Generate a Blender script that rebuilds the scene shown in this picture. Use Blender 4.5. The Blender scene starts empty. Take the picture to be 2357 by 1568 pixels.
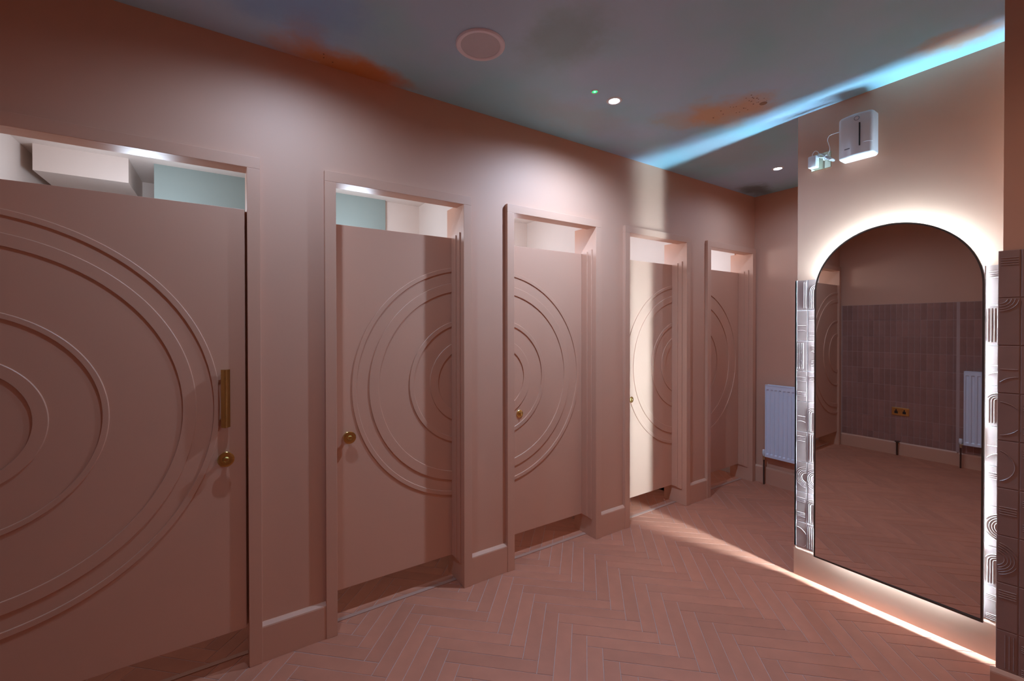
import bpy, bmesh, math, random
from mathutils import Vector, Matrix
random.seed(7)
PI = math.pi
SC = bpy.context.scene
COL = SC.collection

# ------------------------------------------------------------------ camera
F_PX, YAW, PITCH, ROLL, SHIFT = 997.19, 0.5799, -0.0072, -0.0012, -24.70
EYE = Vector((0, 0, 1.6))
fw_ = Vector((math.sin(YAW)*math.cos(PITCH), math.cos(YAW)*math.cos(PITCH), math.sin(PITCH)))
rt_ = Vector((math.cos(YAW), -math.sin(YAW), 0))
up_ = rt_.cross(fw_)
rt2 = rt_*math.cos(ROLL) + up_*math.sin(ROLL)
up2 = -rt_*math.sin(ROLL) + up_*math.cos(ROLL)
cd = bpy.data.cameras.new('camera')
cam = bpy.data.objects.new('camera', cd)
COL.objects.link(cam)
cam.matrix_world = Matrix(((rt2.x, up2.x, -fw_.x, EYE.x), (rt2.y, up2.y, -fw_.y, EYE.y), (rt2.z, up2.z, -fw_.z, EYE.z), (0, 0, 0, 1)))
cd.sensor_width = 36
cd.sensor_fit = 'HORIZONTAL'
cd.lens = F_PX/2357*36
cd.shift_y = SHIFT/2357
cd.clip_start = 0.02
SC.camera = cam

# ------------------------------------------------------------------ world, exposure
w = bpy.data.worlds.new('world')
SC.world = w
w.use_nodes = True
w.node_tree.nodes['Background'].inputs[0].default_value = (0.5, 0.6, 0.8, 1)
w.node_tree.nodes['Background'].inputs[1].default_value = 0.0
SC.view_settings.view_transform = 'Standard'
SC.view_settings.look = 'None'
SC.view_settings.gamma = 1
SC.view_settings.use_curve_mapping = False
SC.view_settings.exposure = 0.07
SC.cycles.use_denoising = True
SC.cycles.max_bounces = 12
SC.cycles.diffuse_bounces = 6
SC.cycles.sample_clamp_indirect = 6

# light levels
DOWN_W = 70.0        # watts of each ceiling downlight
DOWN_C = (0.43, 0.665, 1.0)
CUB_W = 9.0         # downlight inside each cubicle
CUB_C = (0.72, 0.84, 1.0)
STRIP_E = 880.0       # emission of the strip behind the mirror
STRIP_C = (0.46, 0.76, 1.0)
FILL_W = 24.0        # unseen downlights added for warm fill light
FILL_C = (1.0, 0.66, 0.42)

# ------------------------------------------------------------------ dimensions
H = 2.9435
YF, YW, YB = 2.366, 2.394, 2.60     # architrave face, wall face, back of the door wall
YL = 2.512                          # face of the door leaves
XM = 3.069                          # mirror wall
YC = 1.328                          # corner of mirror wall
XE = 4.588                          # end wall of the alcove
XN = -0.955                         # wall behind the camera
HEAD, FW = 2.344, 0.054
SP, OW, X2 = 1.102, 0.7328, 0.4675
DOORS = [(-0.862, 0.0755)] + [(X2+i*SP, X2+i*SP+OW) for i in range(4)]
YS = -1.2
YHB = 2.462     # back of the thin wall over the doors
YCB = 3.9       # back wall of the cubicles
HC = 2.60       # cubicle ceiling
YL1 = 2.388     # the widest door sits nearly flush
BBH = 0.182

# ------------------------------------------------------------------ materials
def new_mat(name):
    m = bpy.data.materials.new(name); m.use_nodes = True
    nt = m.node_tree; return m, nt, nt.nodes['Principled BSDF']
def mat(name, col, rough=0.5, metal=0.0, var=0.06, scale=3.0, bump=0.0, bscale=60, emit=None, es=0, spec=0.5, rand=0.0, island=False, coord='Object', coat=0):
    m, nt, b = new_mat(name)
    b.inputs['Roughness'].default_value = rough
    b.inputs['Metallic'].default_value = metal
    b.inputs['Specular IOR Level'].default_value = spec
    if coat: b.inputs['Coat Weight'].default_value = coat; b.inputs['Coat Roughness'].default_value = 0.1
    N = nt.nodes.new; L = nt.links.new
    tc = N('ShaderNodeTexCoord')
    nz = N('ShaderNodeTexNoise'); nz.inputs['Scale'].default_value = scale; nz.inputs['Detail'].default_value = 4
    L(tc.outputs[coord], nz.inputs['Vector'])
    mp = N('ShaderNodeMapRange'); mp.inputs[1].default_value = 0.3; mp.inputs[2].default_value = 0.7
    mp.inputs[3].default_value = 1-var; mp.inputs[4].default_value = 1+var
    L(nz.outputs['Fac'], mp.inputs[0])
    val = mp.outputs[0]
    if rand:
        if island:
            g = N('ShaderNodeNewGeometry'); src = g.outputs['Random Per Island']
        else:
            g = N('ShaderNodeObjectInfo'); src = g.outputs['Random']
        mr = N('ShaderNodeMapRange'); mr.inputs[3].default_value = 1-rand; mr.inputs[4].default_value = 1+rand
        L(src, mr.inputs[0])
        mu = N('ShaderNodeMath'); mu.operation = 'MULTIPLY'; L(val, mu.inputs[0]); L(mr.outputs[0], mu.inputs[1]); val = mu.outputs[0]
    vm = N('ShaderNodeVectorMath'); vm.operation = 'SCALE'; vm.inputs[0].default_value = col
    L(val, vm.inputs['Scale']); L(vm.outputs[0], b.inputs['Base Color'])
    if bump:
        n2 = N('ShaderNodeTexNoise'); n2.inputs['Scale'].default_value = bscale; n2.inputs['Detail'].default_value = 3
        L(tc.outputs[coord], n2.inputs['Vector'])
        bp = N('ShaderNodeBump'); bp.inputs['Strength'].default_value = bump; bp.inputs['Distance'].default_value = 0.002
        L(n2.outputs['Fac'], bp.inputs['Height']); L(bp.outputs[0], b.inputs['Normal'])
    if emit:
        b.inputs['Emission Color'].default_value = (*emit, 1); b.inputs['Emission Strength'].default_value = es
    return m

PINK = (0.64, 0.34, 0.225)
M_wall = mat('pink_plaster', PINK, 0.6, var=0.025, scale=1.5, bump=0.12, bscale=14)
M_wood = mat('pink_eggshell_paint', PINK, 0.42, var=0.015, scale=2)
M_cub = mat('cubicle_paint', (0.72, 0.62, 0.56), 0.6, var=0.02)
M_mint = mat('mint_board', (0.26, 0.32, 0.30), 0.35, var=0.02)
M_tile = mat('terracotta_floor_tile', (0.48, 0.17, 0.095), 0.55, var=0.07, scale=9, bump=0.15, bscale=30, rand=0.07)
M_tile2 = mat('terracotta_floor_tile_far', (0.48, 0.17, 0.095), 0.55, var=0.07, scale=9, bump=0.15, bscale=30, rand=0.07, island=True)
M_grout = mat('pale_grout', (0.52, 0.36, 0.31), 0.8, var=0.1, scale=30)
M_relief = mat('relief_tile_glaze', (0.33, 0.20, 0.165), 0.38, var=0.08, scale=12, rand=0.06, bump=0.1, bscale=20)
M_relief_grout = mat('white_tile_grout', (0.72, 0.62, 0.57), 0.75, var=0.03)
M_zel = mat('zellige_glaze', (0.33, 0.165, 0.13), 0.16, var=0.10, scale=14, rand=0.11, bump=0.35, bscale=16, coat=0.15)
M_zel2 = mat('zellige_glaze_far', (0.33, 0.165, 0.13), 0.16, var=0.10, scale=14, rand=0.11, bump=0.35, bscale=16, coat=0.15, island=True)
M_white = mat('white_enamel', (0.72, 0.76, 0.86), 0.28, var=0.01)
M_plast = mat('white_plastic', (0.80, 0.80, 0.82), 0.3, var=0.01)
M_brass = mat('aged_brass', (0.58, 0.39, 0.13), 0.24, 1.0, var=0.06, scale=25)
M_brass2 = mat('bright_brass', (0.78, 0.55, 0.20), 0.25, 1.0, var=0.05, scale=25)
M_plate = mat('pale_brass_plate', (0.62, 0.60, 0.42), 0.28, 1.0, var=0.03)
M_frame = mat('bronze_mirror_frame', (0.10, 0.065, 0.045), 0.4, 0.6, var=0.04)
M_black = mat('black_plastic', (0.012, 0.012, 0.013), 0.4, var=0.02)
M_copper = mat('dull_pipe', (0.10, 0.055, 0.04), 0.4, 0.6, var=0.1)
M_speaker = mat('speaker_rim_paint', (0.88, 0.84, 0.92), 0.5, var=0.02)
M_grille = mat('speaker_grille_mesh', (0.66, 0.64, 0.70), 0.7, var=0.05, bump=0.6, bscale=600)
M_bezel = mat('white_bezel', (0.75, 0.76, 0.8), 0.4, var=0.01)
M_lens = mat('lit_lens', (1, 1, 1), 0.5, emit=(0.75, 0.86, 1.0), es=30)
M_green = mat('green_led', (0.1, 1, 0.4), 0.5, emit=(0.0, 0.8, 0.22), es=1.1)
M_greenc = mat('green_led_core', (0.6, 1, 0.8), 0.5, emit=(0.35, 1.0, 0.6), es=1.6)
M_strip = mat('led_strip', (1, 1, 1), 0.5, emit=STRIP_C, es=STRIP_E)
M_text = mat('grey_print', (0.25, 0.25, 0.28), 0.5, var=0.02)
M_thr = mat('threshold_bar', (0.46, 0.24, 0.17), 0.65, var=0.03)
# mirror glass
m, nt, b = new_mat('tinted_mirror_glass')
b.inputs['Metallic'].default_value = 1; b.inputs['Roughness'].default_value = 0.012
b.inputs['Base Color'].default_value = (0.70, 0.64, 0.60, 1)
M_mirror = m
# painted ceiling: grey-blue sky mural with soft orange clouds
def ceiling_material():
    m, nt, b = new_mat('sky_mural_ceiling')
    b.inputs['Roughness'].default_value = 0.5
    N = nt.nodes.new; L = nt.links.new
    tc = N('ShaderNodeTexCoord')
    def noise(scale, detail=4, rough=.55):
        n = N('ShaderNodeTexNoise'); n.inputs['Scale'].default_value = scale; n.inputs['Detail'].default_value = detail
        n.inputs['Roughness'].default_value = rough
        L(tc.outputs['Object'], n.inputs['Vector']); return n
    def mixc(fac, a, bcol):
        x = N('ShaderNodeMix'); x.data_type = 'RGBA'
        L(fac, x.inputs['Factor'])
        if isinstance(a, tuple): x.inputs['A'].default_value = (*a, 1)
        else: L(a, x.inputs['A'])
        x.inputs['B'].default_value = (*bcol, 1)
        return x.outputs['Result']
    n1 = noise(1.1, 3)
    r1 = N('ShaderNodeMapRange'); r1.inputs[1].default_value = .42; r1.inputs[2].default_value = .62; L(n1.outputs['Fac'], r1.inputs[0])
    col = mixc(r1.outputs[0], (0.47, 0.66, 0.86), (0.36, 0.67, 0.78))
    # displaced coordinate for ragged cloud edges
    dn = noise(5, 6, .65)
    sub = N('ShaderNodeVectorMath'); sub.operation = 'SUBTRACT'; L(dn.outputs['Color'], sub.inputs[0]); sub.inputs[1].default_value = (.5, .5, .5)
    sc = N('ShaderNodeVectorMath'); sc.operation = 'SCALE'; sc.inputs['Scale'].default_value = 0.28; L(sub.outputs[0], sc.inputs[0])
    ad = N('ShaderNodeVectorMath'); ad.operation = 'ADD'; L(tc.outputs['Object'], ad.inputs[0]); L(sc.outputs[0], ad.inputs[1])
    # x, y, radius x, radius y, amount, colour
    blobs = [(0.42, 2.34, .28, .17, .95, (0.66, 0.27, 0.09)), (0.64, 2.36, .26, .12, .95, (0.62, 0.22, 0.06)),
             (0.33, 2.16, .10, .16, .5, (0.58, 0.28, 0.16)),
             (2.66, 1.42, .21, .16, .8, (0.66, 0.33, 0.13)), (2.60, 1.62, .26, .16, .85, (0.68, 0.36, 0.15)), (2.45, 1.80, .2, .12, .45, (0.60, 0.42, 0.26)),
             (2.86, 0.55, .12, .18, .75, (0.62, 0.32, 0.15)),
             (0.22, 1.98, .40, .28, .8, (0.24, 0.45, 0.80)),
             (1.33, 1.55, .22, .30, .7, (0.28, 0.43, 0.45)), (4.35, 2.25, .3, .14, .85, (0.12, 0.16, 0.16)),
             (1.9, 2.1, .5, .2, .35, (0.50, 0.40, 0.38)), (3.2, 1.9, .5, .3, .35, (0.48, 0.36, 0.40))]
    for x, y, rx, ry, amt, c in blobs:
        mp = N('ShaderNodeMapping'); mp.vector_type = 'POINT'
        mp.inputs['Location'].default_value = (-x/rx, -y/ry, 0)
        mp.inputs['Scale'].default_value = (1/rx, 1/ry, 0)
        L(ad.outputs[0], mp.inputs['Vector'])
        ln = N('ShaderNodeVectorMath'); ln.operation = 'LENGTH'; L(mp.outputs[0], ln.inputs[0])
        r = N('ShaderNodeMapRange'); r.interpolation_type = 'SMOOTHSTEP'
        r.inputs[1].default_value = 1.25; r.inputs[2].default_value = 0.25; r.inputs[3].default_value = 0; r.inputs[4].default_value = amt
        L(ln.outputs['Value'], r.inputs[0])
        col = mixc(r.outputs[0], col, c)
    L(col, b.inputs['Base Color'])
    return m
M_ceil = ceiling_material()

# ------------------------------------------------------------------ mesh helpers
def obj(name, bm, material, parent=None, smooth=False, loc=None, rotz=0):
    me = bpy.data.meshes.new(name)
    bmesh.ops.recalc_face_normals(bm, faces=bm.faces)
    bm.to_mesh(me); bm.free()
    if smooth:
        for p in me.polygons: p.use_smooth = True
        if smooth == 'auto':
            try: me.set_sharp_from_angle(angle=math.radians(35))
            except Exception: pass
    mats = material if isinstance(material, (list, tuple)) else [material]
    for mm in mats: me.materials.append(mm)
    o = bpy.data.objects.new(name, me)
    COL.objects.link(o)
    if parent: o.parent = parent
    if loc is not None: o.location = loc
    o.rotation_euler = (0, 0, rotz)
    return o
def tag(o, label, cat, group=None, kind=None):
    if label: o['label'] = label
    if cat: o['category'] = cat
    if group: o['group'] = group
    if kind: o['kind'] = kind
    return o
def thing(name, loc, label, cat, group=None, kind=None, rotz=0):
    o = bpy.data.objects.new(name, None); COL.objects.link(o)
    o.location = loc; o.rotation_euler = (0, 0, rotz); o.empty_display_size = .1
    return tag(o, label, cat, group, kind)
def box(bm, x0, x1, y0, y1, z0, z1, bevel=0):
    r = bmesh.ops.create_cube(bm, size=1)
    bmesh.ops.scale(bm, vec=(x1-x0, y1-y0, z1-z0), verts=r['verts'])
    bmesh.ops.translate(bm, vec=((x0+x1)/2, (y0+y1)/2, (z0+z1)/2), verts=r['verts'])
    if bevel:
        es = list({e for v in r['verts'] for e in v.link_edges})
        bmesh.ops.bevel(bm, geom=es, offset=bevel, segments=2, affect='EDGES', profile=.5)
    return bm
def prism(bm, pts, axis, a0, a1):
    """extrude closed 2-D outline along axis; pts are the two other coordinates in order"""
    def P(p, a):
        if axis == 'x': return (a, p[0], p[1])
        if axis == 'y': return (p[0], a, p[1])
        return (p[0], p[1], a)
    A = [bm.verts.new(P(p, a0)) for p in pts]; B = [bm.verts.new(P(p, a1)) for p in pts]
    n = len(pts)
    bm.faces.new(A); bm.faces.new(list(reversed(B)))
    for i in range(n): bm.faces.new((A[i], B[i], B[(i+1) % n], A[(i+1) % n]))
    return bm
def lathe(bm, prof, c, axis='z', seg=40, sgn=1):
    """profile (r, h) revolved about axis through c, h along axis*sgn"""
    rings = []
    for r, h in prof:
        ring = []
        for i in range(seg):
            a = 2*PI*i/seg
            u, v = r*math.cos(a), r*math.sin(a)
            if axis == 'z': p = (c[0]+u, c[1]+v, c[2]+h*sgn)
            elif axis == 'y': p = (c[0]+u, c[1]+h*sgn, c[2]+v)
            else: p = (c[0]+h*sgn, c[1]+u, c[2]+v)
            ring.append(bm.verts.new(p))
            if r < 1e-6: ring = ring[:1]; break
        rings.append(ring)
    for A, B in zip(rings, rings[1:]):
        for i in range(seg):
            j = (i+1) % seg
            if len(A) == 1 and len(B) == 1: continue
            if len(A) == 1: bm.faces.new((A[0], B[i], B[j]))
            elif len(B) == 1: bm.faces.new((A[i], B[0], A[j]))
            else: bm.faces.new((A[i], B[i], B[j], A[j]))
    return bm
def tube(bm, pts, r, seg=8):
    pts = [Vector(p) for p in pts]
    prev = None; n = None
    rings = []
    for i, p in enumerate(pts):
        t = (pts[min(i+1, len(pts)-1)]-pts[max(i-1, 0)]).normalized()
        if n is None:
            n = t.orthogonal().normalized()
        else:
            n = (n - t*n.dot(t)).normalized()
        b = t.cross(n)
        rings.append([bm.verts.new(p + (n*math.cos(2*PI*k/seg)+b*math.sin(2*PI*k/seg))*r) for k in range(seg)])
    for A, B in zip(rings, rings[1:]):
        for k in range(seg): bm.faces.new((A[k], A[(k+1) % seg], B[(k+1) % seg], B[k]))
    bm.faces.new(list(reversed(rings[0]))); bm.faces.new(rings[-1])
    return bm
def smooth_path(pts, n=8):
    P = [Vector(p) for p in pts]; out = []
    for i in range(len(P)-1):
        p0, p1, p2, p3 = P[max(i-1, 0)], P[i], P[i+1], P[min(i+2, len(P)-1)]
        for k in range(n):
            t = k/n
            out.append(.5*((2*p1)+(-p0+p2)*t+(2*p0-5*p1+4*p2-p3)*t*t+(-p0+3*p1-3*p2+p3)*t**3))
    out.append(P[-1]); return out
B = bmesh.new

# ------------------------------------------------------------------ floor
floor = thing('floor', (0, 0, 0), 'pinkish terracotta herringbone floor running under the cubicle doors', 'floor', kind='structure')
bm = B(); box(bm, XN, XE, YS, YCB, -.06, -.0022)
obj('grout_bed', bm, M_grout, floor)
TW, TL, ANG, TX, TY, GAP = 0.07642, 0.4413, -0.7462, 0.897, 2.2802, 0.0028
da = Vector((math.cos(ANG), math.sin(ANG))); db = Vector((math.sin(ANG), -math.cos(ANG)))
def tile_bm():
    bm = B(); L, W_, h, c = TL-GAP, TW-GAP, .0, .0012
    lo = [(-L/2, -W_/2), (L/2, -W_/2), (L/2, W_/2), (-L/2, W_/2)]
    hi = [(-L/2+c, -W_/2+c), (L/2-c, -W_/2+c), (L/2-c, W_/2-c), (-L/2+c, W_/2-c)]
    a = [bm.verts.new((x, y, -.0085)) for x, y in lo]; b_ = [bm.verts.new((x, y, -.001)) for x, y in lo]; t = [bm.verts.new((x, y, 0)) for x, y in hi]
    bm.faces.new(t)
    for q, s in ((a, b_), (b_, t)):
        for i in range(4): bm.faces.new((q[i], q[(i+1) % 4], s[(i+1) % 4], s[i]))
    return bm
cells = []
for k in range(-90, 90):
    for j in range(-12, 12):
        for kind in (0, 1):
            if kind == 0: a0, b0, la, lb = k*TW+j*TL, k*TW-j*TL, TL, TW
            else: a0, b0, la, lb = k*TW+TL+j*TL, k*TW+TW-TL-j*TL, TW, TL
            ca, cb = a0+la/2, b0+lb/2
            x = TX+da.x*ca+db.x*cb; y = TY+da.y*ca+db.y*cb
            if x < XN-.1 or x > XE+.1 or y < YS-.1 or y > YCB-.25: continue
            if x > XM+.3 and y < YC-.3: continue
            p = Vector((x, y, 0))-EYE
            z = p.dot(fw_)
            inframe = z > .3 and abs(F_PX*p.dot(rt2)/z) < 1330 and (SHIFT-F_PX*p.dot(up2)/z) < 980
            vis = inframe and y < 3.1 and not (x > XM and y < YC) and not (y > 2.7 and x < .2)
            score = (1/z**3 if vis else 0) * (.35 if y > 2.5 else 1)
            cells.append((score, x, y, ANG if kind == 0 else ANG-PI/2))
cells.sort(key=lambda c: -c[0])
proto = None
for s, x, y, a in cells[:300]:
    if proto is None:
        o = proto = obj('floor_tile', tile_bm(), M_tile, floor)
    else:
        o = proto.copy(); COL.objects.link(o)
    o.location = (x, y, random.uniform(-.0006, 0)); o.rotation_euler = (random.uniform(-.0012, .0012), random.uniform(-.0012, .0012)*.3, a)
rest = B()
for s, x, y, a in cells[300:]:
    t = tile_bm(); mt = Matrix.Translation((x, y, random.uniform(-.0006, 0))) @ Matrix.Rotation(a, 4, 'Z')
    t.transform(mt)
    vm = {v: rest.verts.new(v.co) for v in t.verts}
    for f_ in t.faces: rest.faces.new([vm[v] for v in f_.verts])
    t.free()
# keep the joined rest inside the room
for co, no in (((XN, 0, 0), (-1, 0, 0)), ((XE, 0, 0), (1, 0, 0)), ((0, YS, 0), (0, -1, 0)), ((0, 3.6, 0), (0, 1, 0))):
    bmesh.ops.bisect_plane(rest, geom=rest.verts[:]+rest.edges[:]+rest.faces[:], plane_co=co, plane_no=no, clear_outer=True)
tag(obj('floor_tiles_beyond', rest, M_tile2, floor), None, None, kind='stuff')

# ------------------------------------------------------------------ ceiling
bm = B(); box(bm, XN-.1, XE+.1, YS-.1, 4.0, H, H+.08)
tag(obj('ceiling', bm, M_ceil), 'grey-blue painted ceiling with soft orange clouds', 'ceiling', kind='structure')

# ------------------------------------------------------------------ door wall
bm = B()
LN = 0.014   # thickness of the door lining
edges = [XN]
for a, b_ in DOORS: edges += [a-LN, b_+LN]
edges.append(XE)
for i in range(0, len(edges), 2):
    if edges[i+1]-edges[i] > .005: box(bm, edges[i], edges[i+1], YW, YB, 0, HEAD+LN)
box(bm, XN, XE, YW, YHB, HEAD+LN, H)
wall_left = tag(obj('wall_left', bm, M_wall), 'long pink wall with the row of cubicle doors', 'wall', kind='structure')

def baseboard(bm, p0, p1, t=.024, h=BBH):
    """moulded skirting from p0 to p1 (xy); the wall is on the left of p0->p1"""
    p0 = Vector((*p0, 0)); p1 = Vector((*p1, 0)); d = (p1-p0).normalized(); n = Vector((d.y, -d.x, 0))
    prof = [(0, 0), (t, 0), (t, h-.018), (t*.93, h-.012), (t*.45, h-.001), (t*.3, h), (0, h)]
    A = [bm.verts.new(p0+n*a+Vector((0, 0, z))) for a, z in prof]; Bv = [bm.verts.new(p1+n*a+Vector((0, 0, z))) for a, z in prof]
    m_ = len(prof); bm.faces.new(A); bm.faces.new(list(reversed(Bv)))
    for i in range(m_): bm.faces.new((A[i], Bv[i], Bv[(i+1) % m_], A[(i+1) % m_]))
    return bm
# between doors
gaps = [(DOORS[i][1]+FW, DOORS[i+1][0]-FW) for i in range(4)] + [(DOORS[4][1]+FW, XE)]
for a, b_ in gaps:
    if b_-a > .02:
        bm = B(); baseboard(bm, (a, YW), (b_, YW))
        tag(obj('baseboard_left', bm, M_wood), None, None, kind='structure')

# ------------------------------------------------------------------ doors
def annulus(bm, cx, cz, r0, r1, y, xa, xb, t=.0055, seg=160):
    prof = [(r0, .001), (r0+.0008, -t*.7), (r0+.0026, -t), (r1-.0026, -t), (r1-.0008, -t*.7), (r1, .001)]
    rings = []
    for r, h in prof:
        rings.append([bm.verts.new((cx+r*math.cos(2*PI*i/seg), y+h, cz+r*math.sin(2*PI*i/seg))) for i in range(seg)])
    n = len(rings)
    for q in range(n):
        A, C = rings[q], rings[(q+1) % n]
        for i in range(seg):
            j = (i+1) % seg; bm.faces.new((A[i], A[j], C[j], C[i]))
    for co, no in (((xa, 0, 0), (-1, 0, 0)), ((xb, 0, 0), (1, 0, 0))):
        bmesh.ops.bisect_plane(bm, geom=bm.verts[:]+bm.edges[:]+bm.faces[:], plane_co=co, plane_no=no, clear_outer=True)
        bmesh.ops.holes_fill(bm, edges=[e for e in bm.edges if e.is_boundary], sides=0)
    return bm
R_S = [(.211, .269), (.369, .399), (.580, .637), (.705, .732)]
R_B = [(.217, .263), (.415, .438), (.676, .727), (.789, .815)]
CEN = [(-.846, 1.240, R_B), (1.306, 1.251, R_S), (1.529, 1.251, R_S), (1.306+2*SP, 1.251, R_S), (1.529+2*SP, 1.251, R_S)]
dlab = ['widest pink cubicle door at the left with a brass pull handle', 'pink cubicle door second from the left with rings opening left and a dark brass lock',
        'pink cubicle door in the middle with bright brass lock on its left edge', 'pink cubicle door under the white band of light from the mirror',
        'farthest pink cubicle door beside the alcove corner']
leaves = []
for i, (a, b_) in enumerate(DOORS):
    d = thing('door_%d' % (i+1), (0, 0, 0), dlab[i], 'door', kind='structure')
    bm = B()
    # architrave: two legs and a head, face at YF
    box(bm, a-FW, a, YF, YW+.001, 0, HEAD, .0015); box(bm, b_, b_+FW, YF, YW+.001, 0, HEAD, .0015); box(bm, a-FW, b_+FW, YF, YW+.001, HEAD, HEAD+FW, .0015)
    obj('architrave', bm, M_wood, d)
    bm = B()
    box(bm, a-LN, a, YW, YB+.004, 0, HEAD+LN); box(bm, b_, b_+LN, YW, YB+.004, 0, HEAD+LN); box(bm, a, b_, YW, YHB+.004, HEAD, HEAD+LN)
    obj('lining', bm, M_wood, d)
    lz0 = .182 if i == 0 else .148; lz1 = 2.151 if i == 0 else 2.162; yl = YL1 if i == 0 else YL
    for s, e in ((1, a), (-1, b_)):
        bm = B()
        if i == 0:
            x0, x1 = sorted((e, e+s*.016)); box(bm, x0, x1, yl+.046, yl+.08, lz0-.01, lz1, .001)
        else:
            x0, x1 = sorted((e, e+s*.008)); box(bm, x0, x1, YF+.045, YL-.001, lz0-.01, lz1+.02, .001)
            x0, x1 = sorted((e, e+s*.015)); box(bm, x0, x1, YF+.085, YL-.001, lz0, lz1+.008, .001)
        obj('door_stop', bm, M_wood, d)
    g = .004
    bm = B(); box(bm, a+g, b_-g-(.005 if i == 0 else 0), yl, yl+.044, lz0, lz1, .0015)
    leaf = obj('door_leaf', bm, M_wood, d); leaves.append(leaf)
    cx, cz, rr = CEN[i]
    for r0, r1 in rr:
        bm = B(); annulus(bm, cx, cz, r0, r1, yl, a+g+.001, b_-g-.001)
        obj('raised_ring', bm, M_wood, leaf, smooth='auto')
    bm = B(); box(bm, a+.001, b_-.001, YL-.040, YL-.014, 0, .004, .001)
    obj('threshold_bar', bm, M_thr, d)

# pull handle on door 1
bm = B()
hx, hz0, hz1 = -.0115, 1.143, 1.406
prof = [(-.0185, 0), (-.0185, -.010), (-.004, -.026), (-.002, -.0275), (.002, -.0275), (.004, -.026), (.0185, -.010), (.0185, 0)]
prism(bm, [(hx+x*.95, YL1-.016+y) for x, y in prof], 'z', hz0, hz1)
ph = obj('pull_handle', bm, M_brass, leaves[0]); ph['label'] = 'vertical brass pull handle'
bm = B(); tube(bm, [(hx+.003, YL1-.0435, hz0+.001), (hx+.003, YL1-.0435, hz1-.001)], .0028, 12)
obj('handle_highlight', bm, M_brass2, leaves[0], smooth='auto')  # added rod in brighter brass, stands in for the highlight along the handle
for z in (hz0+.03, hz1-.03):
    bm = B(); box(bm, hx-.014, hx+.014, YL1-.018, YL1+.001, z-.012, z+.012, .002); obj('handle_post', bm, M_brass, leaves[0])
def turn_knob(leaf, x, z, mt, big=True, lab='round brass thumb turn', YL=YL):
    bm = B(); lathe(bm, [(0, -.001), (.027, -.001), (.027, .004), (.025, .006), (0, .006)], (x, YL, z), 'y', 36, -1)
    obj('lock_rose', bm, mt, leaf, smooth='auto')
    bm = B()
    if big:
        lathe(bm, [(.010, .005), (.009, .018), (.012, .024), (.030, .030), (.033, .033), (.033, .037), (.031, .038), (.014, .036), (.012, .041), (.009, .043), (.008, .041), (0, .041)], (x, YL, z), 'y', 40, -1)
        o = obj('thumb_turn', bm, mt, leaf, smooth='auto'); o['label'] = lab
    else:
        lathe(bm, [(.017, .005), (.017, .009), (.015, .010), (.0, .010)], (x, YL, z), 'y', 30, -1)
        box(bm, x-.003, x+.003, YL-.018, YL-.009, z-.011, z+.011, .001)
        o = obj('coin_release', bm, mt, leaf, smooth='auto'); o['label'] = lab
turn_knob(leaves[0], -.0115, .998, M_brass, YL=YL1)
turn_knob(leaves[1], .556, .99, M_brass)
turn_knob(leaves[2], 1.708, .989, M_brass2, False, 'bright brass coin release with a slot')
turn_knob(leaves[3], 2.848, .981, M_brass2, False, 'small brass coin release')
# small round hinges plate on door 1 edge
bm = B(); box(bm, .0735, .0762, YF+.02, YF+.05, .955, .99, .0005)
obj('strike_plate', bm, M_brass, bpy.data.objects['door_1'])

# ------------------------------------------------------------------ cubicles behind the doors
bm = B(); box(bm, XN, XE, YCB, YCB+.1, 0, H)
tag(obj('wall_cubicle_back', bm, M_cub), 'pale back wall inside the cubicles', 'wall', kind='structure')
for i, x in enumerate([.272, 1.385, 2.487, 3.589]):
    bm = B(); box(bm, x-.05, x+.05, YB, YCB, 0, HC)
    tag(obj('wall_partition', bm, M_cub), 'pale partition wall between cubicles', 'wall', 'cubicle partitions', kind='structure')
    bm2 = B(); baseboard(bm2, (x-.05, YB+.03), (x-.05, YCB-.02), t=.02)
    tag(obj('baseboard_partition', bm2, M_wood), None, None, kind='structure')
bm = B(); box(bm, XN, XE, YHB, YCB, HC, HC+.04)
tag(obj('ceiling_cubicles', bm, M_cub), 'lower pale ceiling inside the cubicles', 'ceiling', kind='structure')
bm = B(); box(bm, .322, XE, 3.452, YCB, 0, HC)
tag(obj('wall_boxing', bm, M_cub), 'pale wall close behind the narrow cubicles', 'wall', kind='structure')
bm = B(); box(bm, XN, XN+.012, YB, YCB, 0, HC); box(bm, XE-.012, XE, YB, 3.45, 0, HC)
tag(obj('wall_cubicle_side', bm, M_cub), 'pale outer side walls inside the cubicles', 'wall', kind='structure')
bm = B(); box(bm, -.885, -.49, 3.40, YCB, 2.455, HC)
tag(obj('trim_1', bm, M_cub), 'boxed-in ceiling beam inside the widest cubicle', 'boxing', kind='structure')
bm = B(); box(bm, -.375, .222, 3.42, 3.45, 0.0, HC)
tag(obj('trim_2', bm, M_mint), 'pale mint board behind the widest cubicle door', 'panel', kind='structure')
bm = B(); box(bm, .322, 1.045, 3.42, 3.45, 0.0, HC)
tag(obj('trim_3', bm, M_mint), 'pale mint board behind the second cubicle door', 'panel', kind='structure')

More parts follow.
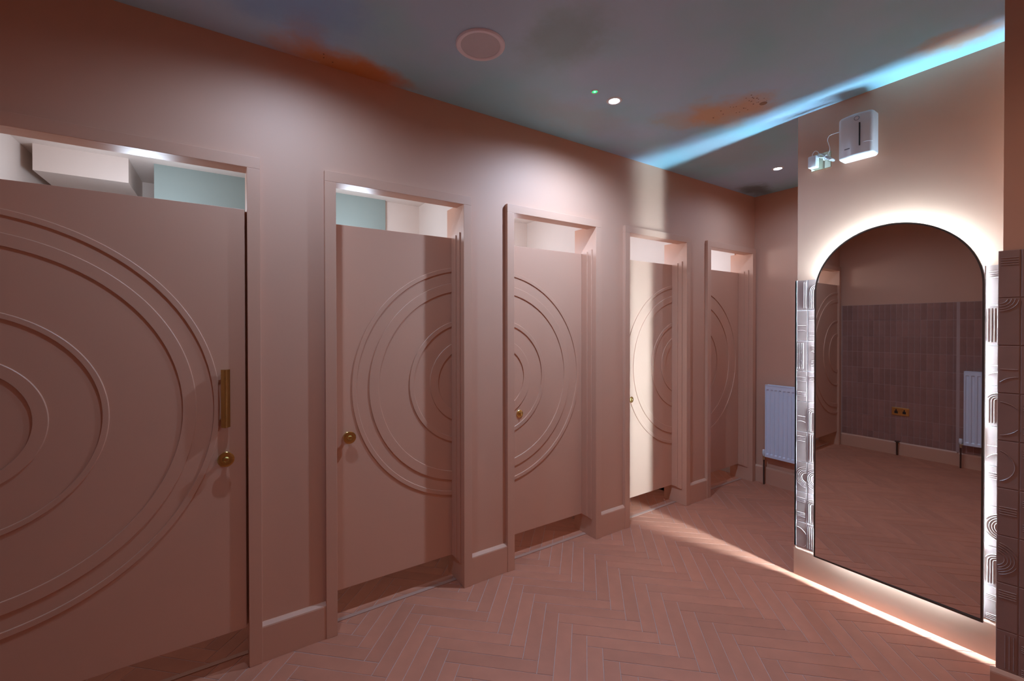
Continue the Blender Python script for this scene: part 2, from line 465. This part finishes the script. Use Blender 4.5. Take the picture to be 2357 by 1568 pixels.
# ------------------------------------------------------------------ end wall, near wall, side wall
bm = B(); box(bm, XE, XE+.1, YC-.2, 4.0, 0, H)
tag(obj('wall_far', bm, M_wall), 'end wall of the alcove behind the radiator', 'wall', kind='structure')
bm = B(); baseboard(bm, (XE, YW), (XE, YC), h=.17)
tag(obj('baseboard_far', bm, M_wood), None, None, kind='structure')
bm = B(); box(bm, XN-.1, XN, YS, 4.0, 0, H); box(bm, XN, XN+.035, YS, 1.235, 0, H)
wall_near = tag(obj('wall_near', bm, M_wall), 'half-tiled pink wall behind the camera, seen in the mirror', 'wall', kind='structure')
bm = B(); baseboard(bm, (XN, 1.235), (XN, YF), t=.022, h=.16); baseboard(bm, (XN+.035, YS), (XN+.035, 1.235), t=.022, h=.16)
tag(obj('baseboard_near', bm, M_wood), None, None, kind='structure')
bm = B(); box(bm, XN-.1, XM+.3, YS-.1, YS, 0, H)
tag(obj('wall_rear', bm, M_wall), 'plain pink wall out of view to the right', 'wall', kind='structure')

# mirror wall block
bm = B(); box(bm, XM, XE, .30, YC, 0, H)
wall_right = tag(obj('wall_right', bm, M_wall), 'cream pink wall carrying the arched mirror', 'wall', kind='structure')
bm = B(); baseboard(bm, (XM, YC), (XM, .395), t=.012, h=.186)
# return round the corner
baseboard(bm, (XE, YC), (XM-.012, YC), t=.012, h=.186)
tag(obj('baseboard_right', bm, M_wood), None, None, kind='structure')

# near pier
PD = Vector((.19, -.98, 0)).normalized(); PN = Vector((PD.y, -PD.x, 0))   # PN points out of the face
P0 = Vector((2.624, .3915, 0))
Pw = P0 + PD*.013 - PN*.010
Pe = Pw + PD*1.55
bm = B(); prism(bm, [(Pw.x, Pw.y), (Pe.x, Pe.y), (3.4, Pe.y), (3.4, Pw.y)], 'z', 0, H)
wall_pier = tag(obj('wall_pier', bm, M_wall), 'shaded brown pier at the right edge with relief tiles', 'wall', kind='structure')
bm = B(); q0 = P0 - PD*.016; q1 = P0+PD*1.5
baseboard(bm, (q0.x-PN.x*.004, q0.y-PN.y*.004), (q1.x, q1.y), t=.018, h=.20)
tag(obj('baseboard_pier', bm, M_wood), None, None, kind='structure')

# ------------------------------------------------------------------ relief tiles
TH = .193          # pitch
GR = .0042
def rib(bm, pts, clip, y, w_=.0040, h=.0022):
    """raised rib with triangular section along pts (x,z), kept inside clip"""
    x0, x1, z0, z1 = clip
    run = []
    def flush():
        if len(run) > 1:
            rows = []
            for i, p in enumerate(run):
                a = run[max(i-1, 0)]; b_ = run[min(i+1, len(run)-1)]
                tx, tz = b_[0]-a[0], b_[1]-a[1]; l = math.hypot(tx, tz) or 1
                nx, nz = -tz/l*w_/2, tx/l*w_/2
                rows.append((bm.verts.new((p[0]+nx, y, p[1]+nz)), bm.verts.new((p[0], y-h, p[1])), bm.verts.new((p[0]-nx, y, p[1]-nz))))
            for r, s in zip(rows, rows[1:]):
                bm.faces.new((r[0], r[1], s[1], s[0])); bm.faces.new((r[1], r[2], s[2], s[1]))
        run.clear()
    for p in pts:
        if x0+.002 <= p[0] <= x1-.002 and z0+.002 <= p[1] <= z1-.002: run.append(p)
        else: flush()
    flush()
def line(xa, za, xb, zb, n=10): return [(xa+(xb-xa)*i/n, za+(zb-za)*i/n) for i in range(n+1)]
def arc(cx, cz, r, a0, a1, n=22): return [(cx+r*math.cos(a0+(a1-a0)*i/n), cz+r*math.sin(a0+(a1-a0)*i/n)) for i in range(n+1)]
S = TH-GR
def motif(kind, ox=0.0):
    """curves in tile coordinates, ox shifts horizontally"""
    c = []
    if kind == 'v': c = [line(.40*S+ox+k*.0115, .0, .40*S+ox+k*.0115, S, 1 if False else 14) for k in range(5)]
    if kind == 'vl': c = [line(.004+ox+k*.0105, 0, .004+ox+k*.0105, S, 14) for k in range(4)]
    if kind == 'h2': c = [line(-.1, z, .3, z, 60) for z in [.80*S-k*.008 for k in range(4)]+[.30*S-k*.008 for k in range(4)]]
    if kind == 'h1': c = [line(-.1, z, .3, z, 60) for z in [.84*S-k*.0095 for k in range(4)]]
    if kind == 'hm': c = [line(-.1, z, .3, z, 60) for z in [.60*S-k*.0095 for k in range(4)]]
    if kind == 'arc': c = [line(-.1, .5*S, .3, .5*S, 60), arc(ox, .0, .34*S, 0, PI)]
    if kind == 'half': c = [arc(ox, .46*S, .36*S, -PI/2, PI/2, 30)]
    if kind == 'cl': c = [arc(ox, .5*S, r, PI/2, 3*PI/2, 26) for r in (.030, .039, .048, .057, .066)]
    if kind == 'cr': c = [arc(ox, .5*S, r, -PI/2, PI/2, 26) for r in (.030, .039, .048, .057, .066)]
    if kind == 'q': c = [arc(ox, S, r, PI, 3*PI/2+.2, 20) for r in (.022, .032, .042, .052)]+[]
    if kind == 'q2': c = [arc(ox, S, r, -PI/2, 0.2, 20) for r in (.022, .032, .042, .052)]
    if kind == 'arch':
        for r in (.012, .021, .030, .039):
            c.append(line(ox-r, 0, ox-r, .62*S, 10)+arc(ox, .62*S, r, PI, 0, 16)+line(ox+r, .62*S, ox+r, 0, 10))
    return c
def relief_tile(parent, org, u, zz, wid, hei, kind, ox, rotz, name='relief_tile', ribz0=0.0):
    """tile with its lower left corner at distance u along the wall, height zz"""
    bm = B(); t = .009; c = .0012
    lo = [(0, 0), (wid, 0), (wid, hei), (0, hei)]; hi = [(c, c), (wid-c, c), (wid-c, hei-c), (c, hei-c)]
    a = [bm.verts.new((x, 0, z)) for x, z in lo]; m2 = [bm.verts.new((x, -t+c, z)) for x, z in lo]; b2 = [bm.verts.new((x, -t, z)) for x, z in hi]
    bm.faces.new(b2); bm.faces.new(list(reversed(a)))
    for q, s in ((a, m2), (m2, b2)):
        for i in range(4): bm.faces.new((q[i], q[(i+1) % 4], s[(i+1) % 4], s[i]))
    for cv in motif(kind, ox): 
        rib(bm, [(x, z-ribz0) for x, z in cv], (0, wid, 0, hei), -t)
    o = obj(name, bm, M_relief, parent)
    co, si = math.cos(rotz), math.sin(rotz)
    o.location = (org[0]+co*u, org[1]+si*u, zz); o.rotation_euler = (0, 0, rotz)
    return o
TOP = 1.892
# grout backing for the mirror wall tiles
bm = B(); box(bm, XM-.0065, XM, .395, YC-.001, .186, TOP); obj('tile_grout', bm, M_relief_grout, wall_right)
cols = [(0, .061)] + [(.0625+k*.192+GR/2, .192-GR) for k in range(4)] + [(.0625+4*.192+GR/2, .098)]
seqL = [('v', -.034), ('arc', .026), ('vl', .002), ('h2', 0), ('arc', .026), ('h1', 0), ('cl', .062), ('h2', 0), ('half', .0)]
seqR = [('h1', 0), ('vl', .002), ('arc', .05), ('arch', .04), ('arc', .06), ('h1', 0), ('cl', .062), ('arch', .04), ('h2', 0)]
seqM = [('arch', .05), ('h2', 0), ('cr', .02), ('h1', 0), ('arch', .03), ('v', -.06), ('cl', .05), ('arch', .03), ('vl', .0)]
org = (XM, YC, 0)
for ci, (u, wd) in enumerate(cols):
    for r in range(9):
        zt = TOP-r*TH; zb = max(zt-TH+GR, .188)
        if ci == 0: k, ox = seqL[r]
        elif ci == 5: k, ox = seqR[r]
        elif ci == 1: k, ox = seqM[r]; ox = ox if k in ('arch', 'cl') else ox
        elif ci == 4: k, ox = ('h2', 0) if r % 3 != 1 else ('vl', .15)
        else: k, ox = random.choice([('arch', .095), ('cl', .12), ('h2', 0), ('v', 0), ('cr', .06), ('half', .03)])
        relief_tile(wall_right, org, u, zb, wd, zt-zb, k, ox, -PI/2, ribz0=(0 if zb > .19 else .03))
# edge trim at the corner of the mirror wall
bm = B(); box(bm, XM-.0095, XM, YC-.002, YC+.010, .186, TOP+.001, .001); box(bm, XM-.0095, XM+.35, YC, YC+.010, .186, TOP+.001, .001)
tag(obj('trim_4', bm, M_relief_grout), 'pale corner strip beside the relief tiles left of the mirror', 'trim', kind='structure')
# pier tiles
pang = math.atan2(PD.y, PD.x)
PTOP = 1.905
Pb = P0 - PN*.010
bm = B(); g0 = Pb+PD*.001; g1 = Pb+PD*1.5; g2 = g1-PN*.006*-1; g3 = g0+PN*.0065
prism(bm, [(g0.x, g0.y), (g1.x, g1.y), (g1.x+PN.x*.0065, g1.y+PN.y*.0065), (g3.x, g3.y)], 'z', .2, PTOP)
obj('tile_grout', bm, M_relief, wall_pier)
seqP = [('h1', 0), ('q2', .004), ('arc', .055), ('half', .0), ('half', -.02), ('hm', 0), ('cr', -.008), ('h1', 0), ('v', -.05)]
pcols = [(0, .0575), (.0615, S), (.0615+TH, S), (.0615+2*TH, S)]
for ci, (u, wd) in enumerate(pcols):
    for r in range(9):
        zt = PTOP-r*TH; zb = max(zt-TH+GR, .201)
        k, ox = seqP[r] if ci == 0 else (('h2', 0) if r in (0, 3, 5, 8) else random.choice([('h1', 0), ('arch', .09), ('cl', .1), ('v', 0)]))
        relief_tile(wall_pier, (Pb.x, Pb.y), u, zb, wd, zt-zb, k, ox, pang, ribz0=(0 if zb > .205 else .03))

# tiles on the wall behind the camera (seen in the mirror)
ZP, ZH = .0563, .2035
ztop = 1.878
def zel_bm(h):
    bm = B(); box(bm, 0, ZP-.004, -.0075, 0, 0, h-.004); 
    return bm
zproto = {}; rest = B(); cnt = 0
for base, ya, yb in ((XN, 1.2355, YF-.004), (XN+.035, -.9, 1.235)):
    n = int((yb-ya)/ZP)
    for r in range(9):
        zt = ztop-r*ZH; zb = max(zt-ZH, .163); h = zt-zb
        for k in range(n):
            y = yb-(k+1)*ZP
            if cnt < 300 and y > 1.0:
                key = round(h, 3)
                if key not in zproto:
                    o = zproto[key] = obj('wall_tile', zel_bm(h), M_zel, wall_near)
                else:
                    o = zproto[key].copy(); COL.objects.link(o)
                o.location = (base, y, zb); o.rotation_euler = (random.uniform(-.006, .006), 0, PI/2+random.uniform(-.012, .012)); cnt += 1
            else:
                t = zel_bm(h); t.transform(Matrix.Translation((base, y, zb)) @ Matrix.Rotation(PI/2+random.uniform(-.01, .01), 4, 'Z'))
                vm = {v: rest.verts.new(v.co) for v in t.verts}
                for f_ in t.faces: rest.faces.new([vm[v] for v in f_.verts])
                t.free()
tag(obj('wall_tiles_beyond', rest, M_zel2, wall_near), None, None, kind='stuff')
bm = B(); box(bm, XN, XN+.0055, 1.2351, YF, .162, ztop-.001); box(bm, XN+.035, XN+.0405, YS, 1.259, .162, ztop-.001)
obj('tile_grout', bm, mat('brown_grout', (.48, .31, .27), .8), wall_near)

# ------------------------------------------------------------------ mirror
mc_y, mw, mz0, mz1 = .8525, .718, .176, 2.160
MROT = 0.0
mir = thing('arched_mirror', (XM, mc_y, mz0), 'tall backlit arched mirror with thin dark bronze frame on the cream wall', 'mirror', rotz=-PI/2+MROT)
def arch_pts(hw, z0, z1, n=48):
    r = hw
    return [(-hw, z0), (hw, z0)] + [(r*math.cos(PI*i/n), z1-r+r*math.sin(PI*i/n)) for i in range(n+1)]
HM = mz1-mz0
def arch_solid(bm, hw, z0, z1, ya, yb):
    pts = arch_pts(hw, z0, z1); pts = [p for i, p in enumerate(pts) if i == 0 or (abs(p[0]-pts[i-1][0])+abs(p[1]-pts[i-1][1])) > 1e-6]
    if abs(pts[-1][0]-pts[0][0])+abs(pts[-1][1]-pts[0][1]) < 1e-6: pts = pts[:-1]
    prism(bm, pts, 'y', ya, yb); return bm
def arch_band(bm, hw, hw2, z0, z0b, z1, z1b, ya, yb):
    A = arch_pts(hw, z0, z1); C = arch_pts(hw2, z0b, z1b)
    n = len(A)
    v = [[bm.verts.new((p[0], y, p[1])) for p in P] for P in (A, C) for y in (ya, yb)]   # A-ya, A-yb, C-ya, C-yb
    for q, s in ((0, 1), (1, 3), (3, 2), (2, 0)):
        for i in range(n):
            j = (i+1) % n
            try: bm.faces.new((v[q][i], v[q][j], v[s][j], v[s][i]))
            except ValueError: pass
    bmesh.ops.remove_doubles(bm, verts=bm.verts[:], dist=1e-6)
    return bm
bm = B(); arch_solid(bm, mw/2-.007, .007, HM-.007, -.044, -.038); obj('mirror_glass', bm, M_mirror, mir, rotz=.0123)
bm = B(); arch_band(bm, mw/2, mw/2-.008, 0, .008, HM, HM-.008, -.050, -.032); obj('mirror_frame', bm, M_frame, mir)
bm = B(); arch_solid(bm, mw/2-.078, .078, HM-.078, -.0315, -.001); obj('backing_box', bm, M_plast, mir)
bm = B(); arch_band(bm, mw/2-.072, mw/2-.0775, .072, .0775, HM-.072, HM-.0775, -.023, -.011); obj('light_strip', bm, M_strip, mir)

# ------------------------------------------------------------------ scent diffuser, cable, socket
sd = thing('scent_diffuser', (XM, 1.0, 2.565), 'white wall-mounted scent diffuser above the mirror', 'scent diffuser', rotz=-PI/2)
def body_bm(wid, dep, z0, z1, rc=.022, n=8):
    bm = B(); hw = wid/2
    plan = [(-hw, 0)]
    # bowed front: rounded side corners and a gentle bulge
    for i in range(n+1):
        a = PI + (PI/2)*i/n; plan.append((-hw+rc+rc*math.cos(a), -dep+.012+rc+rc*math.sin(a)))
    for i in range(1, 8):
        t = i/8; plan.append((-hw+rc+(wid-2*rc)*t, -dep+.012-.012*math.sin(PI*t)))
    for i in range(n+1):
        a = 1.5*PI + (PI/2)*i/n; plan.append((hw-rc+rc*math.cos(a), -dep+.012+rc+rc*math.sin(a)))
    plan.append((hw, 0))
    layers = []
    rz = .016
    for k in range(6):
        a = PI/2*k/5; layers.append((z0+rz-rz*math.sin(PI/2-a+0)*1.0 if False else z0+rz*(1-math.sin(a)), rz*(1-math.cos(a))))
    layers = [(z0+rz*(1-math.sin(PI/2*(1-k/5))), rz*(1-math.cos(PI/2*(1-k/5)))) for k in range(6)]
    top = [(z1-rz*(1-math.sin(PI/2*(1-k/5))), rz*(1-math.cos(PI/2*(1-k/5)))) for k in range(5, -1, -1)]
    rings = []
    for z, ins in layers+top:
        sx = (hw-ins)/hw; sy = (dep-ins)/dep
        rings.append([bm.verts.new((x*sx, y*sy, z)) for x, y in plan])
    m_ = len(plan)
    for A, C in zip(rings, rings[1:]):
        for i in range(m_): bm.faces.new((A[i], A[(i+1) % m_], C[(i+1) % m_], C[i]))
    bm.faces.new(rings[0]); bm.faces.new(list(reversed(rings[-1])))
    return bm
obj('diffuser_body', body_bm(.166, .089, 0, .246), M_plast, sd, smooth='auto')
bm = B(); box(bm, .022, .028, -.0905, -.082, .055, .185, .001); obj('level_window', bm, M_black, sd)
bm = B(); lathe(bm, [(.013, -.003), (.013, .0008), (.010, .0012), (.010, -.003)], (.012, -.0885, .213), 'y', 28, -1)
obj('button_ring', bm, M_text, sd, smooth='auto')
bm = B(); lathe(bm, [(0, .0012), (.0085, .0012), (.0095, -.002)], (.012, -.0885, .213), 'y', 24, -1); lathe(bm, [(0, .002), (.003, .002), (.003, 0)], (.012, -.0885, .213), 'y', 12, -1)
obj('button', bm, M_plast, sd, smooth='auto')
bm = B()
for k in range(6): box(bm, -.046+k*.0042, -.0428+k*.0042, -.0893, -.0875, .050+.0002*k, .0555+.0002*k)
obj('printed_mark', bm, M_text, sd)
bm = B()
for zz in (.07,): tube(bm, [(.045+.038*t, -.0865+.03*max(0, (t-.55))**1.2*2.2, zz-.004*t) for t in [i/10 for i in range(11)]], .0006, 5)
obj('tank_seam', bm, M_bezel, sd)

sp_ = thing('wall_socket', (XM, 1.197, 2.568), 'single brass wall socket behind the plugged-in adapter', 'socket', rotz=-PI/2)
bm = B(); box(bm, -.053, .053, -.006, 0, 0, .098, .0015); obj('socket_plate', bm, M_plate, sp_)
bm = B(); box(bm, .012, .026, -.012, -.005, .052, .075, .001); obj('rocker_switch', bm, M_bezel, sp_)
for x, z in ((-.045, .05), (.045, .05)):
    bm = B(); lathe(bm, [(0, .0015), (.003, .0012), (.0035, 0)], (x, -.006, z), 'y', 14, -1)
    obj('plate_screw', bm, M_brass, sp_)
pa = thing('plug_adapter', (XM, 1.225, 2.568), 'small white plug-in adapter on the brass socket', 'adapter', rotz=-PI/2)
bm = B(); box(bm, -.024, .022, -.058, -.010, .010, .082, .007); obj('adapter_body', bm, M_plast, pa, smooth='auto')
bm = B(); box(bm, -.020, .018, -.012, -.0065, .018, .062, .002); obj('plug_face', bm, M_plast, pa)
bm = B()
for k in range(7): box(bm, .0215, .0228, -.050, -.020, .022+k*.007, .025+k*.007)
obj('vent_rib', bm, M_bezel, pa)
# cable: from adapter top, into tied coil, then up into the diffuser's side
def W(u, d, z): return Vector((XM-d, 1.197-u, z))
loop = [W(-.035, .035, 2.648), W(-.033, .035, 2.668), W(-.02, .035, 2.680), W(-.006, .034, 2.672), W(.0, .03, 2.652)]
for c in range(5):
    s = .004*c; dd = .022+.004*c
    loop += [W(-.008+s, dd, 2.640-s*.4), W(-.010+s, dd, 2.655), W(.004+s, dd, 2.660-s), W(.030, dd, 2.640-s*.5), W(.060-s*.3, dd, 2.618-s), W(.078-s*.4, dd, 2.600+s*.3), W(.074, dd, 2.592+s*.6), W(.055, dd, 2.602+s*.5), W(.030, dd, 2.622+s*.4)]
loop += [W(.046, .03, 2.640), W(.056, .03, 2.668), W(.050, .03, 2.70), W(.044, .03, 2.725), W(.050, .03, 2.745), W(.066, .03, 2.752), W(.114, .03, 2.752)]
bm = B(); tube(bm, smooth_path(loop, 5), .0017, 6)
cb = tag(obj('power_cable', bm, M_plast, smooth=True), 'thin white cable tied in a coil between adapter and diffuser', 'cable')
bm = B(); tube(bm, [W(.034+.009*math.cos(a), .030+.016*math.sin(a), 2.626+.014*math.cos(a)) for a in [2*PI*i/16 for i in range(17)]], .0018, 6)
obj('cable_tie', bm, M_bezel, cb, smooth=True)

# ------------------------------------------------------------------ ceiling fittings
def downlight(x, y, label, lit=True, watts=DOWN_W, col=DOWN_C, size=168):
    t = thing('downlight', (x, y, H), label, 'downlight', 'recessed ceiling downlights')
    bm = B(); lathe(bm, [(.029, .004), (.029, -.001), (.033, -.004), (.043, -.003), (.046, 0), (.046, .001)], (0, 0, 0), 'z', 40)
    obj('bezel', bm, M_bezel, t, smooth='auto')
    bm = B(); lathe(bm, [(0, -.0018), (.0285, -.0018), (.029, 0)], (0, 0, 0), 'z', 32)
    obj('lens', bm, M_lens, t, smooth='auto')
    ld = bpy.data.lights.new('downlight_lamp', 'SPOT'); ld.energy = watts; ld.color = col
    ld.spot_size = math.radians(size); ld.spot_blend = 1.0; ld.shadow_soft_size = .03
    l = bpy.data.objects.new('downlight_lamp', ld); COL.objects.link(l); l.parent = t; l.location = (0, 0, -.012)
    return t
downlight(1.928, 1.830, 'lit recessed downlight beside the green ceiling indicator', watts=DOWN_W*2.4)
downlight(3.918, 1.852, 'lit recessed downlight in the alcove, left of the cream wall', watts=DOWN_W*.5)
downlight(.249, 1.86, 'recessed downlight just above the top edge of the view, over the widest door', watts=DOWN_W*.8)
downlight(.10, -.50, 'added fill downlight behind the camera on the unseen side', watts=FILL_W*.2, col=FILL_C)  # this lamp and the next are added out of view to lift the ambient light
downlight(1.90, -.50, 'added fill downlight on the unseen side beyond the pier', watts=FILL_W, col=FILL_C)
for i, x in enumerate([-.36, .72, 1.85, 2.95, 4.05]):
    ld = bpy.data.lights.new('cubicle_lamp', 'POINT'); ld.energy = CUB_W; ld.color = CUB_C; ld.shadow_soft_size = .10
    l = bpy.data.objects.new('cubicle_lamp', ld); COL.objects.link(l); l.location = (x, 2.98, 2.25)

gl = thing('ceiling_indicator', (1.76, 1.82, H), 'tiny round ceiling indicator glowing green', 'indicator light')
bm = B(); lathe(bm, [(.015, .002), (.016, -.002), (.021, -.003), (.023, 0)], (0, 0, 0), 'z', 30); obj('bezel', bm, M_bezel, gl, smooth='auto')
bm = B(); lathe(bm, [(.007, -.0015), (.0155, -.001), (.0155, .001)], (0, 0, 0), 'z', 24); obj('green_ring', bm, M_green, gl, smooth='auto')
bm = B(); lathe(bm, [(0, -.002), (.007, -.0016)], (0, 0, 0), 'z', 20); obj('glowing_core', bm, M_greenc, gl, smooth='auto')

cs = thing('ceiling_speaker', (1.012, 1.816, H), 'round pinkish ceiling speaker with a flat grille', 'speaker')
bm = B(); lathe(bm, [(.092, .001), (.094, -.006), (.100, -.0095), (.112, -.009), (.117, -.004), (.1175, .0)], (0, 0, 0), 'z', 72); obj('speaker_rim', bm, M_speaker, cs, smooth='auto')
bm = B(); lathe(bm, [(0, -.006), (.0935, -.005), (.0935, 0)], (0, 0, 0), 'z', 64); obj('speaker_grille', bm, M_grille, cs, smooth='auto')
# small round cap and speckles in the orange cloud
bm = B(); lathe(bm, [(0, -.0015), (.020, -.0015), (.021, 0)], (2.703, 1.361, H), 'z', 24)
tag(obj('blanking_disc', bm, mat('brown_cap', (.30, .17, .10), .6)), 'small brown round cap in the orange cloud on the ceiling', 'disc')
M_speck = mat('dark_speck', (.16, .08, .04), .7)
bm = B()
for k in range(26):
    a = random.uniform(2.2, 4.6); r = random.uniform(.05, .42)**1.0
    x = 2.703 - abs(r*math.sin(a))*.25 + random.uniform(-.12, .02); y = 1.361 + r*random.uniform(.1, 1) - .05; q = random.uniform(.002, .0045)
    lathe(bm, [(0, -.0008), (q, -.0008), (q, .0)], (x, y, H), 'z', 6)
tag(obj('paint_specks', bm, M_speck), 'brown paint specks around the cap in the orange cloud', 'paint specks', kind='stuff')
bm = B()
for x, y in ((.40, 2.30), (.405, 2.33), (.45, 2.345)): lathe(bm, [(0, -.0008), (.0035, -.0008), (.0035, 0)], (x, y, H), 'z', 6)
tag(obj('paint_specks', bm, M_speck), 'three dark specks in the orange cloud by the left wall', 'paint specks', kind='stuff')

# ------------------------------------------------------------------ radiators
def radiator(org, rotz, width, z0, z1, nfl, label, valve_x, mirror_side=False, depth=.085):
    t = thing('radiator', (org[0], org[1], z0), label, 'radiator', rotz=rotz)
    h = z1-z0
    bm = B(); y = -depth
    # fluted front sheet
    n = nfl; p = width/n; m_ = .022
    prof = [(0, 0), ]
    xs = []
    for k in range(n):
        c = (k+.5)*p
        xs += [(c-p*.32, 0), (c-p*.20, .008), (c+p*.20, .008), (c+p*.32, 0)]
    xs = [(0, 0)]+xs+[(width, 0)]
    za, zb, zc, zd = 0, .035, h-.045, h
    rows = []
    for zi, (z, f_) in enumerate(((za, 0), (zb-.008, 0), (zb+.004, 1), (zc-.004, 1), (zc+.008, 0), (zd, 0))):
        rows.append([bm.verts.new((x, y+d*f_, z)) for x, d in xs])
    for A, C in zip(rows, rows[1:]):
        for i in range(len(xs)-1): bm.faces.new((A[i], A[i+1], C[i+1], C[i]))
    obj('front_panel', bm, M_white, t)
    bm = B(); box(bm, 0, width, -.030, -.022, 0, h-.006, .002); obj('back_panel', bm, M_white, t)
    for s in (0, 1):
        bm = B(); x0 = -.004 if s == 0 else width; box(bm, x0, x0+.004, y-.001, -.022, -.002, h+.002, .001); obj('side_panel', bm, M_white, t)
    bm = B()
    box(bm, -.004, width+.004, y-.002, y+.018, h, h+.006, .001); box(bm, -.004, width+.004, -.036, -.022, h, h+.006, .001)
    k = 0.0
    while k < width: box(bm, k, k+.004, y+.016, -.034, h, h+.004); k += .014
    obj('top_grille', bm, M_white, t)
    for xb in (.05, width-.08):
        bm = B(); box(bm, xb, xb+.03, -.023, -.001, h*.2, h*.8); obj('wall_bracket', bm, M_white, t)
    bm = B(); lathe(bm, [(0, .052), (.012, .052), (.015, .045), (.016, .012), (.011, 0), (.009, -.01), (0, -.01)], (valve_x, -.055, .01), 'z', 20); obj('valve_cap', bm, M_plast, t, smooth='auto')
    bm = B(); s = -1 if valve_x < 0 else 1
    lathe(bm, [(0, -.01), (.011, -.01), (.011, -.045), (.008, -.05), (0, -.05)], (valve_x, -.055, .01), 'z', 16)
    tube(bm, [(valve_x, -.055, -.012), (0 if s < 0 else width, -.055, -.012+.024)], .008, 10)
    obj('valve_body', bm, M_plate, t, smooth='auto')
    bm = B(); tube(bm, [(valve_x, -.055, -.035), (valve_x, -.055, -z0+.001)], .0075, 12); obj('feed_pipe', bm, M_copper, t, smooth='auto')
    return t
radiator((XE, 2.238), -PI/2, .70, .29, 1.008, 18, 'white panel radiator in the alcove on the end wall', -.028)
radiator((XN+.047, .495), PI/2, .685, .27, 1.09, 15, 'white panel radiator seen in the mirror beside the tiled wall', .715)

# socket and pipe on the wall behind the camera
ds = thing('double_socket', (XN+.009, 1.67, .492), 'double brass socket low on the tiled wall, seen in the mirror', 'socket', rotz=PI/2)
bm = B(); box(bm, 0, .165, -.008, 0, 0, .096, .0015); obj('socket_plate', bm, M_brass2, ds)
for k in (0, 1):
    cx = .045+.078*k
    bm = B(); box(bm, cx-.016, cx+.016, -.0095, -.006, .022, .052, .001); box(bm, cx-.006, cx+.006, -.0098, -.006, .050, .074, .001); obj('pin_slots', bm, M_black, ds)
bm = B(); box(bm, .066, .078, -.011, -.006, .068, .084, .001); box(bm, .087, .099, -.011, -.006, .068, .084, .001); obj('rocker_switch', bm, M_brass2, ds)
wp = thing('pipe_stub', (XN+.045, 1.775, 0), 'short dark pipe standing at the skirting, seen in the mirror', 'pipe')
bm = B(); tube(bm, [(0, 0, 0.001), (0, 0, .165)], .009, 12); obj('pipe', bm, M_copper, wp, smooth='auto')
bm = B(); box(bm, -.02, .014, -.022, .022, .163, .176, .002); obj('pipe_cap', bm, M_copper, wp)
